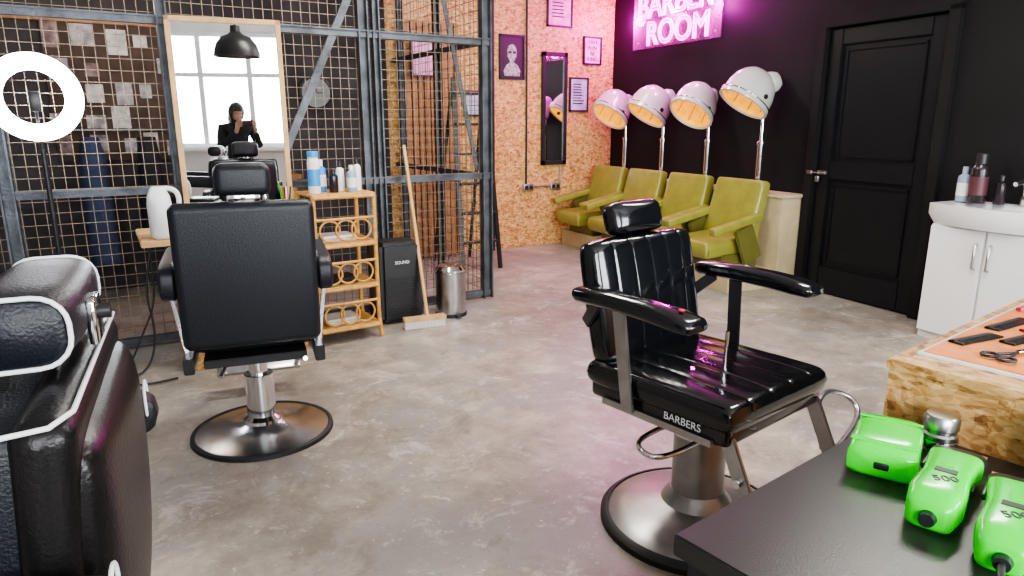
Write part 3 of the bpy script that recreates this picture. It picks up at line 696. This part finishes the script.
comb('hair_comb',.24,-.225,-20,.15); comb('hair_comb',.33,-.13,-12,.15); comb('hair_comb',.46,-.15,-25,mat=m_red); comb('hair_comb',.42,-.07,-8,.15); comb('hair_comb',.24,-.065,-14,.13); comb('hair_comb',.36,-.235,-18,mat=m_frost)
def scissors(x,y,rz):
    e=E('barber_scissors',lp(x,y,.917),7+rz)
    bar('blade_1',(0,0,0),(.09,.008,0),.010,.003,m_chrome,e); bar('blade_2',(0,0,.003),(.09,-.008,.003),.010,.003,m_chrome,e)
    for k in(-1,1):
        tube(f'shank_{k+2}',[(0,0,0),(-.04,k*.012,0)],.003,m_black,e)
        tube(f'finger_ring_{k+2}',[(-.055+.015*math.cos(t*math.pi/8),k*.016+.013*math.sin(t*math.pi/8),0) for t in range(16)],.003,m_black,e,cyclic=True)
scissors(.19,-.15,-15)
def brush(x,y,rz,mat):
    e=E('hair_brush',lp(x,y,.9325),7+rz)
    loft('handle',[(0,0,0,.006,.005),(.03,0,0,.010,.008),(.09,0,0,.008,.007),(.10,0,0,.014,.009),(.12,0,0,.018,.012),(.19,0,0,.018,.012),(.2,0,0,.01,.006)],mat,e)
    boxes('bristles',[(.115+i*.008,.118+i*.008,-.012+j*.006,-.010+j*.006,-.02,0) for i in range(9) for j in range(5)],m_black,e)
brush(.52,-.22,20,m_woodd); brush(.50,-.06,-15,m_red)
pt=E('powder_tub',lp(-.05,-.29,.78))
lathe('tub',[(0,0),(.03,0),(.032,.01),(.032,.10),(.028,.108),(0,.108)],m_frost,pt); lathe('lid',[(.0325,.085),(.034,.087),(.034,.104),(.0325,.106)],m_chrome2,pt)
def clipper(loc,rz,L=.2,sc=1,cord=True):
    e=E('hair_clipper',(*loc,.78),rz)
    w=.034*sc; hh=.026*sc; zc=hh+.001
    loft('body',[(-L/2,0,zc-.004,w*.55,hh*.55),(-L/2+.006,0,zc-.002,w*.84,hh*.84),(-L*.3,0,zc,w*1.02,hh*1.0),(-L*.05,0,zc,w*.9,hh*.98),(L*.15,0,zc+.002,w*.96,hh*1.0),(L*.27,0,zc+.003,w*1.05,hh*.92)],m_lime,e,e=4.2)
    loft('blade_housing',[(L*.27,0,zc+.003,w*1.06,hh*.93),(L*.38,0,zc+.002,w*1.08,hh*.75),(L*.46,0,zc-.002,w*1.06,hh*.45)],m_plastic,e,e=4)
    boxes('blade_teeth',[(L*.46,L*.5,-w+i*.0045,-w+i*.0045+.0025,zc-.006,zc-.002) for i in range(int(2*w/.0045))],m_chrome,e)
    boxes('blade_plate',[(L*.40,L*.475,-w,w,zc+.006,zc+.012)],m_chrome,e)
    box('side_switch',(.03,.006,.012),(0,-w*.95,zc),m_plastic,e,bev=.002)
    box('taper_lever',(.05,.006,.01),(L*.22,w*1.04,zc+.005),m_plastic,e,bev=.002)
    boxes('top_ridge',[(-L*.02,L*.2,-w*.25,w*.25,zc+hh*.9,zc+hh*1.05)],m_lime,e,bev=.002)
    text('label','500',.022*sc,m_black,e,loc=(-L*.22,-.008,zc+hh*1.005),rot=(0,0,-60),ext=.0006)
    boxes('badge',[(-L*.1,-L*.04,-w*.4,w*.4,zc+hh*.95,zc+hh*1.02)],m_plastic,e)
    lathe('tail_cap',[(0,0),(.010,0),(.012,.010),(.009,.018),(0,.018)],m_plastic,e,loc=(-L/2-.012,0,zc-.004),rot=(0,90,0))
    if cord:
        pts=[(-L/2-.01,0,zc-.004),(-L/2-.04,.0,.02),(-L/2-.07,-.02,.006),(-L/2-.08,-.10,.006),(-L/2-.03,-.25,.006),(.1,-.3,.006)]
        tube('cord',pts,.005,m_plastic,e,smooth=True)
    return e
e=E('foil_shaver',(1.112,.597,.78),26)
loft('body',[(-.085,0,.027,.04,.018),(-.079,0,.027,.052,.025),(-.02,0,.027,.053,.027),(.04,0,.027,.053,.027),(.074,0,.027,.050,.025),(.08,0,.027,.04,.017)],m_lime,e,e=5)
boxes('foil_cap',[(.078,.092,-.036,.036,.012,.04)],m_plastic,e,bev=.004); boxes('end_ridge',[(-.06,-.05,-.05,.05,.0535,.0555),(.05,.056,-.05,.05,.0535,.0555)],m_lime,e)
box('charge_port',(.004,.022,.012),(-.085,0,.025),m_plastic,e)
clipper((1.065,.474),17,.24,1.08,cord=False)
clipper((1.045,.374),19,.24,1.08)
tn=E('metal_shaver_tin',(1.238,.574,.78))
lathe('tin',[(0,0),(.027,0),(.029,.004),(.029,.03),(.026,.034),(.026,.04),(.029,.042),(.029,.06),(.025,.066),(0,.067)],m_chrome2,tn)
lathe('tin_grip',[(.0295,.006),(.0305,.01),(.0295,.014),(.0305,.018),(.0295,.022)],m_chrome,tn)

# ---------------------------------------------------------------- pendant lamp + added ceiling fill panels
pl=E('pendant_lamp',(.49,2.93,-.13))
lathe('shade',[(.018,2.22),(.035,2.215),(.04,2.17),(.06,2.15),(.11,2.13),(.15,2.08),(.168,2.02),(.172,1.985),(.165,1.99),(.145,2.075),(.095,2.11),(.0,2.13)],m_black,pl,seg=48)
tube('cord',[(0,0,2.2),(0,0,3.03)],.006,m_black,pl)
lathe('bulb',[(0,2.0),(.025,2.01),(.03,2.035),(.015,2.09),(0,2.09)],m_bulb,pl)
for k,(x,y) in enumerate([(1.6,3.4),(3.3,1.6),(3.6,4.9)]):
    e=E('added_fill_panel',(x,y,H)); box('housing',(1.24,.34,.04),(0,0,-.021),m_white,e)
    area(f'added_fill_light_{k+1}',(x,y,H-.05),(0,0,0),1.2,.3,[64,58,38][k],(1,.95,.87))  # unseen ceiling panels, added as warm fill for the room
area('window_daylight_1',(-.33,-2.16,1.81),(90,0,0),2.5,1.6,270,(.93,.96,1))
area('window_daylight_2',(2.95,-2.16,1.81),(90,0,0),2.3,1.6,270,(.93,.96,1))

# ---------------------------------------------------------------- photographer (seen in the mirror)
ps=E('person',(-.2,-.36,0),-25)
V=[(0,0,.90),(0,0,1.02),(0,0,1.18),(0,-.005,1.30),(0,.005,1.37),
   (.17,-.01,1.29),(.235,.12,1.07),(.15,.30,1.24),
   (-.17,-.01,1.29),(-.235,.12,1.07),(-.09,.30,1.24),
   (.09,0,.84),(.10,.01,.48),(.10,-.02,.09),(-.09,0,.84),(-.10,.01,.48),(-.10,-.02,.09)]
Ed=[(0,1),(1,2),(2,3),(3,4),(3,5),(5,6),(6,7),(3,8),(8,9),(9,10),(0,11),(11,12),(12,13),(0,14),(14,15),(15,16)]
Rd=[.14,.125,.14,.115,.06,.065,.048,.034,.065,.048,.034,.095,.065,.045,.095,.065,.045]
def make_skin(name,V,Ed,Rd,mat,par,sub=2):
    me=D.meshes.new(name); me.from_pydata(V,Ed,[]); me.materials.append(mat)
    o=D.objects.new(name,me); link(o,par)
    md=o.modifiers.new('skin','SKIN'); md.use_smooth_shade=True
    bpy.context.view_layer.update()
    if not me.skin_vertices:
        bm=bmesh.new(); bm.from_mesh(me); bm.verts.layers.skin.verify(); bm.to_mesh(me); bm.free()
    for i,r in enumerate(Rd):
        me.skin_vertices[0].data[i].radius=(r,r); me.skin_vertices[0].data[i].use_root=(i==0)
    s=o.modifiers.new('sub','SUBSURF'); s.levels=sub; s.render_levels=sub
    return o
make_skin('clothed_body',V,Ed,Rd,m_fabric,ps)
make_skin('neck',[(0,.0,1.34),(0,.02,1.42)],[(0,1)],[.052,.05],m_skin,ps)
hd=D.objects.new('head_pivot',None); hd.location=(0,.045,1.47); hd.rotation_euler=(R(-22),0,R(-6)); link(hd,ps)
bm=bmesh.new(); bmesh.ops.create_uvsphere(bm,u_segments=32,v_segments=24,radius=1)
for v in bm.verts:
    x,y,z=v.co; jaw=1-.28*max(0,-z)
    v.co=(x*.075*jaw,y*.095*(1-.1*max(0,-z)),z*.115)
    if y>.75 and abs(x)<.18 and -.35<z<.1: v.co.y+=.016*(1-abs(x)/.18)*(1-(z+.35)/.45)
mk('head',bm,m_skin,hd)
for k in(-1,1):
    lathe(f'ear_{k+2}',[(0,-.006),(.016,-.006),(.02,0),(.016,.006),(0,.006)],m_skin,hd,loc=(k*.076,-.005,-.01),rot=(0,90,0),sc=(1.5,1,1))
    lathe(f'eye_{k+2}',[(0,-.01),(.007,-.007),(.01,0),(.007,.007),(0,.01)],m_paper,hd,loc=(k*.03,.082,.008)); lathe(f'iris_{k+2}',[(0,0),(.005,0),(.004,.003),(0,.003)],m_black,hd,loc=(k*.03,.091,.006),rot=(-90,0,0))
    tube(f'brow_{k+2}',[(k*.015,.093,.028),(k*.03,.093,.032),(k*.047,.083,.027)],.003,m_hair,hd)
tube('mouth',[(-.022,.084,-.055),(0,.091,-.057),(.022,.084,-.055)],.004,M('lips',(.5,.18,.16),.5),hd)
bm=bmesh.new(); bmesh.ops.create_uvsphere(bm,u_segments=32,v_segments=24,radius=1)
for v in list(bm.verts):
    x,y,z=v.co; v.co=(x*.095,y*.105-.004,z*.128+.014)
bmesh.ops.delete(bm,geom=[v for v in bm.verts if v.co.y>.035 and v.co.z<.055 and abs(v.co.x)<.060],context='VERTS')
mk('hair_cap',bm,m_hair,hd)
loft('hair_length',[(0,0,0,.10,.06),(.06,0,0,.115,.065),(.15,0,-.005,.12,.06),(.26,0,-.01,.095,.04)],m_hair,hd,loc=(0,-.045,.04),rot=(0,90,0))
for k in(-1,1):
    hx=.03+k*.088
    loft(f'palm_{k+2}',[(-.045,0,0,.020,.014),(-.02,0,0,.032,.016),(.02,0,0,.036,.014),(.045,0,0,.030,.010)],m_skin,ps,loc=(hx+k*.014,.352,1.325),rot=(0,-75,90*k*.3))
    for f in range(4):
        zf=1.375-f*.018; Lf=[.9,1.05,1,.8][f]
        tube(f'finger_{k+2}_{f+1}',[(hx+k*.015,.355,zf-.005),(hx+k*.010,.387,zf),(hx-k*.012*Lf,.398,zf),(hx-k*.032*Lf,.393,zf-.003)],.0078,m_skin,ps,smooth=True,radii=[1.1,1,.95,.8])
    tube(f'thumb_{k+2}',[(hx+k*.012,.342,1.315),(hx-k*.005,.346,1.335),(hx-k*.03,.357,1.35)],.010,m_skin,ps,smooth=True,radii=[1.1,1,.8])
    make_skin(f'wrist_{k+2}',[(.03+k*.12,.30,1.235),(hx+k*.014,.352,1.31)],[(0,1)],[.026,.024],m_skin,ps)
    loft(f'shoe_{k+2}',[(-.09,0,.04,.03,.035),(-.07,0,.04,.04,.04),(0,0,.045,.042,.045),(.08,0,.03,.048,.03),(.14,0,.022,.04,.022),(.16,0,.018,.02,.014)],m_black,ps,loc=(k*.10,-.0,0),rot=(0,0,90))
ph=E('smartphone',(-.2,-.36,0),-25)
box('phone_body',(.155,.008,.076),(.03,.374,1.352),m_black,ph,bev=.0035); boxes('screen',[(-.043,.103,.3685,.3698,1.317,1.387)],M('phone_screen',(.2,.4,.25),.2,emit=(.3,.5,.35),es=.8),ph)

# ---------------------------------------------------------------- world + camera
w=D.worlds.new('World'); SC.world=w; w.use_nodes=True
nt=w.node_tree; bg=nt.nodes['Background']; sky=nt.nodes.new('ShaderNodeTexSky')
try:
    sky.sky_type='NISHITA'; sky.sun_disc=False; sky.sun_elevation=R(40)
except Exception: pass
nt.links.new(sky.outputs[0],bg.inputs[0]); bg.inputs[1].default_value=.3
try:
    SC.view_settings.look='AgX - Medium High Contrast'
except Exception: pass
cam=D.cameras.new('camera'); cam.lens=680/1024*36; cam.sensor_width=36; cam.clip_start=.02
co=D.objects.new('camera',cam); co.location=(0,0,1.35); co.rotation_euler=(R(90-13.6),0,R(-30.8)); link(co)
SC.camera=co
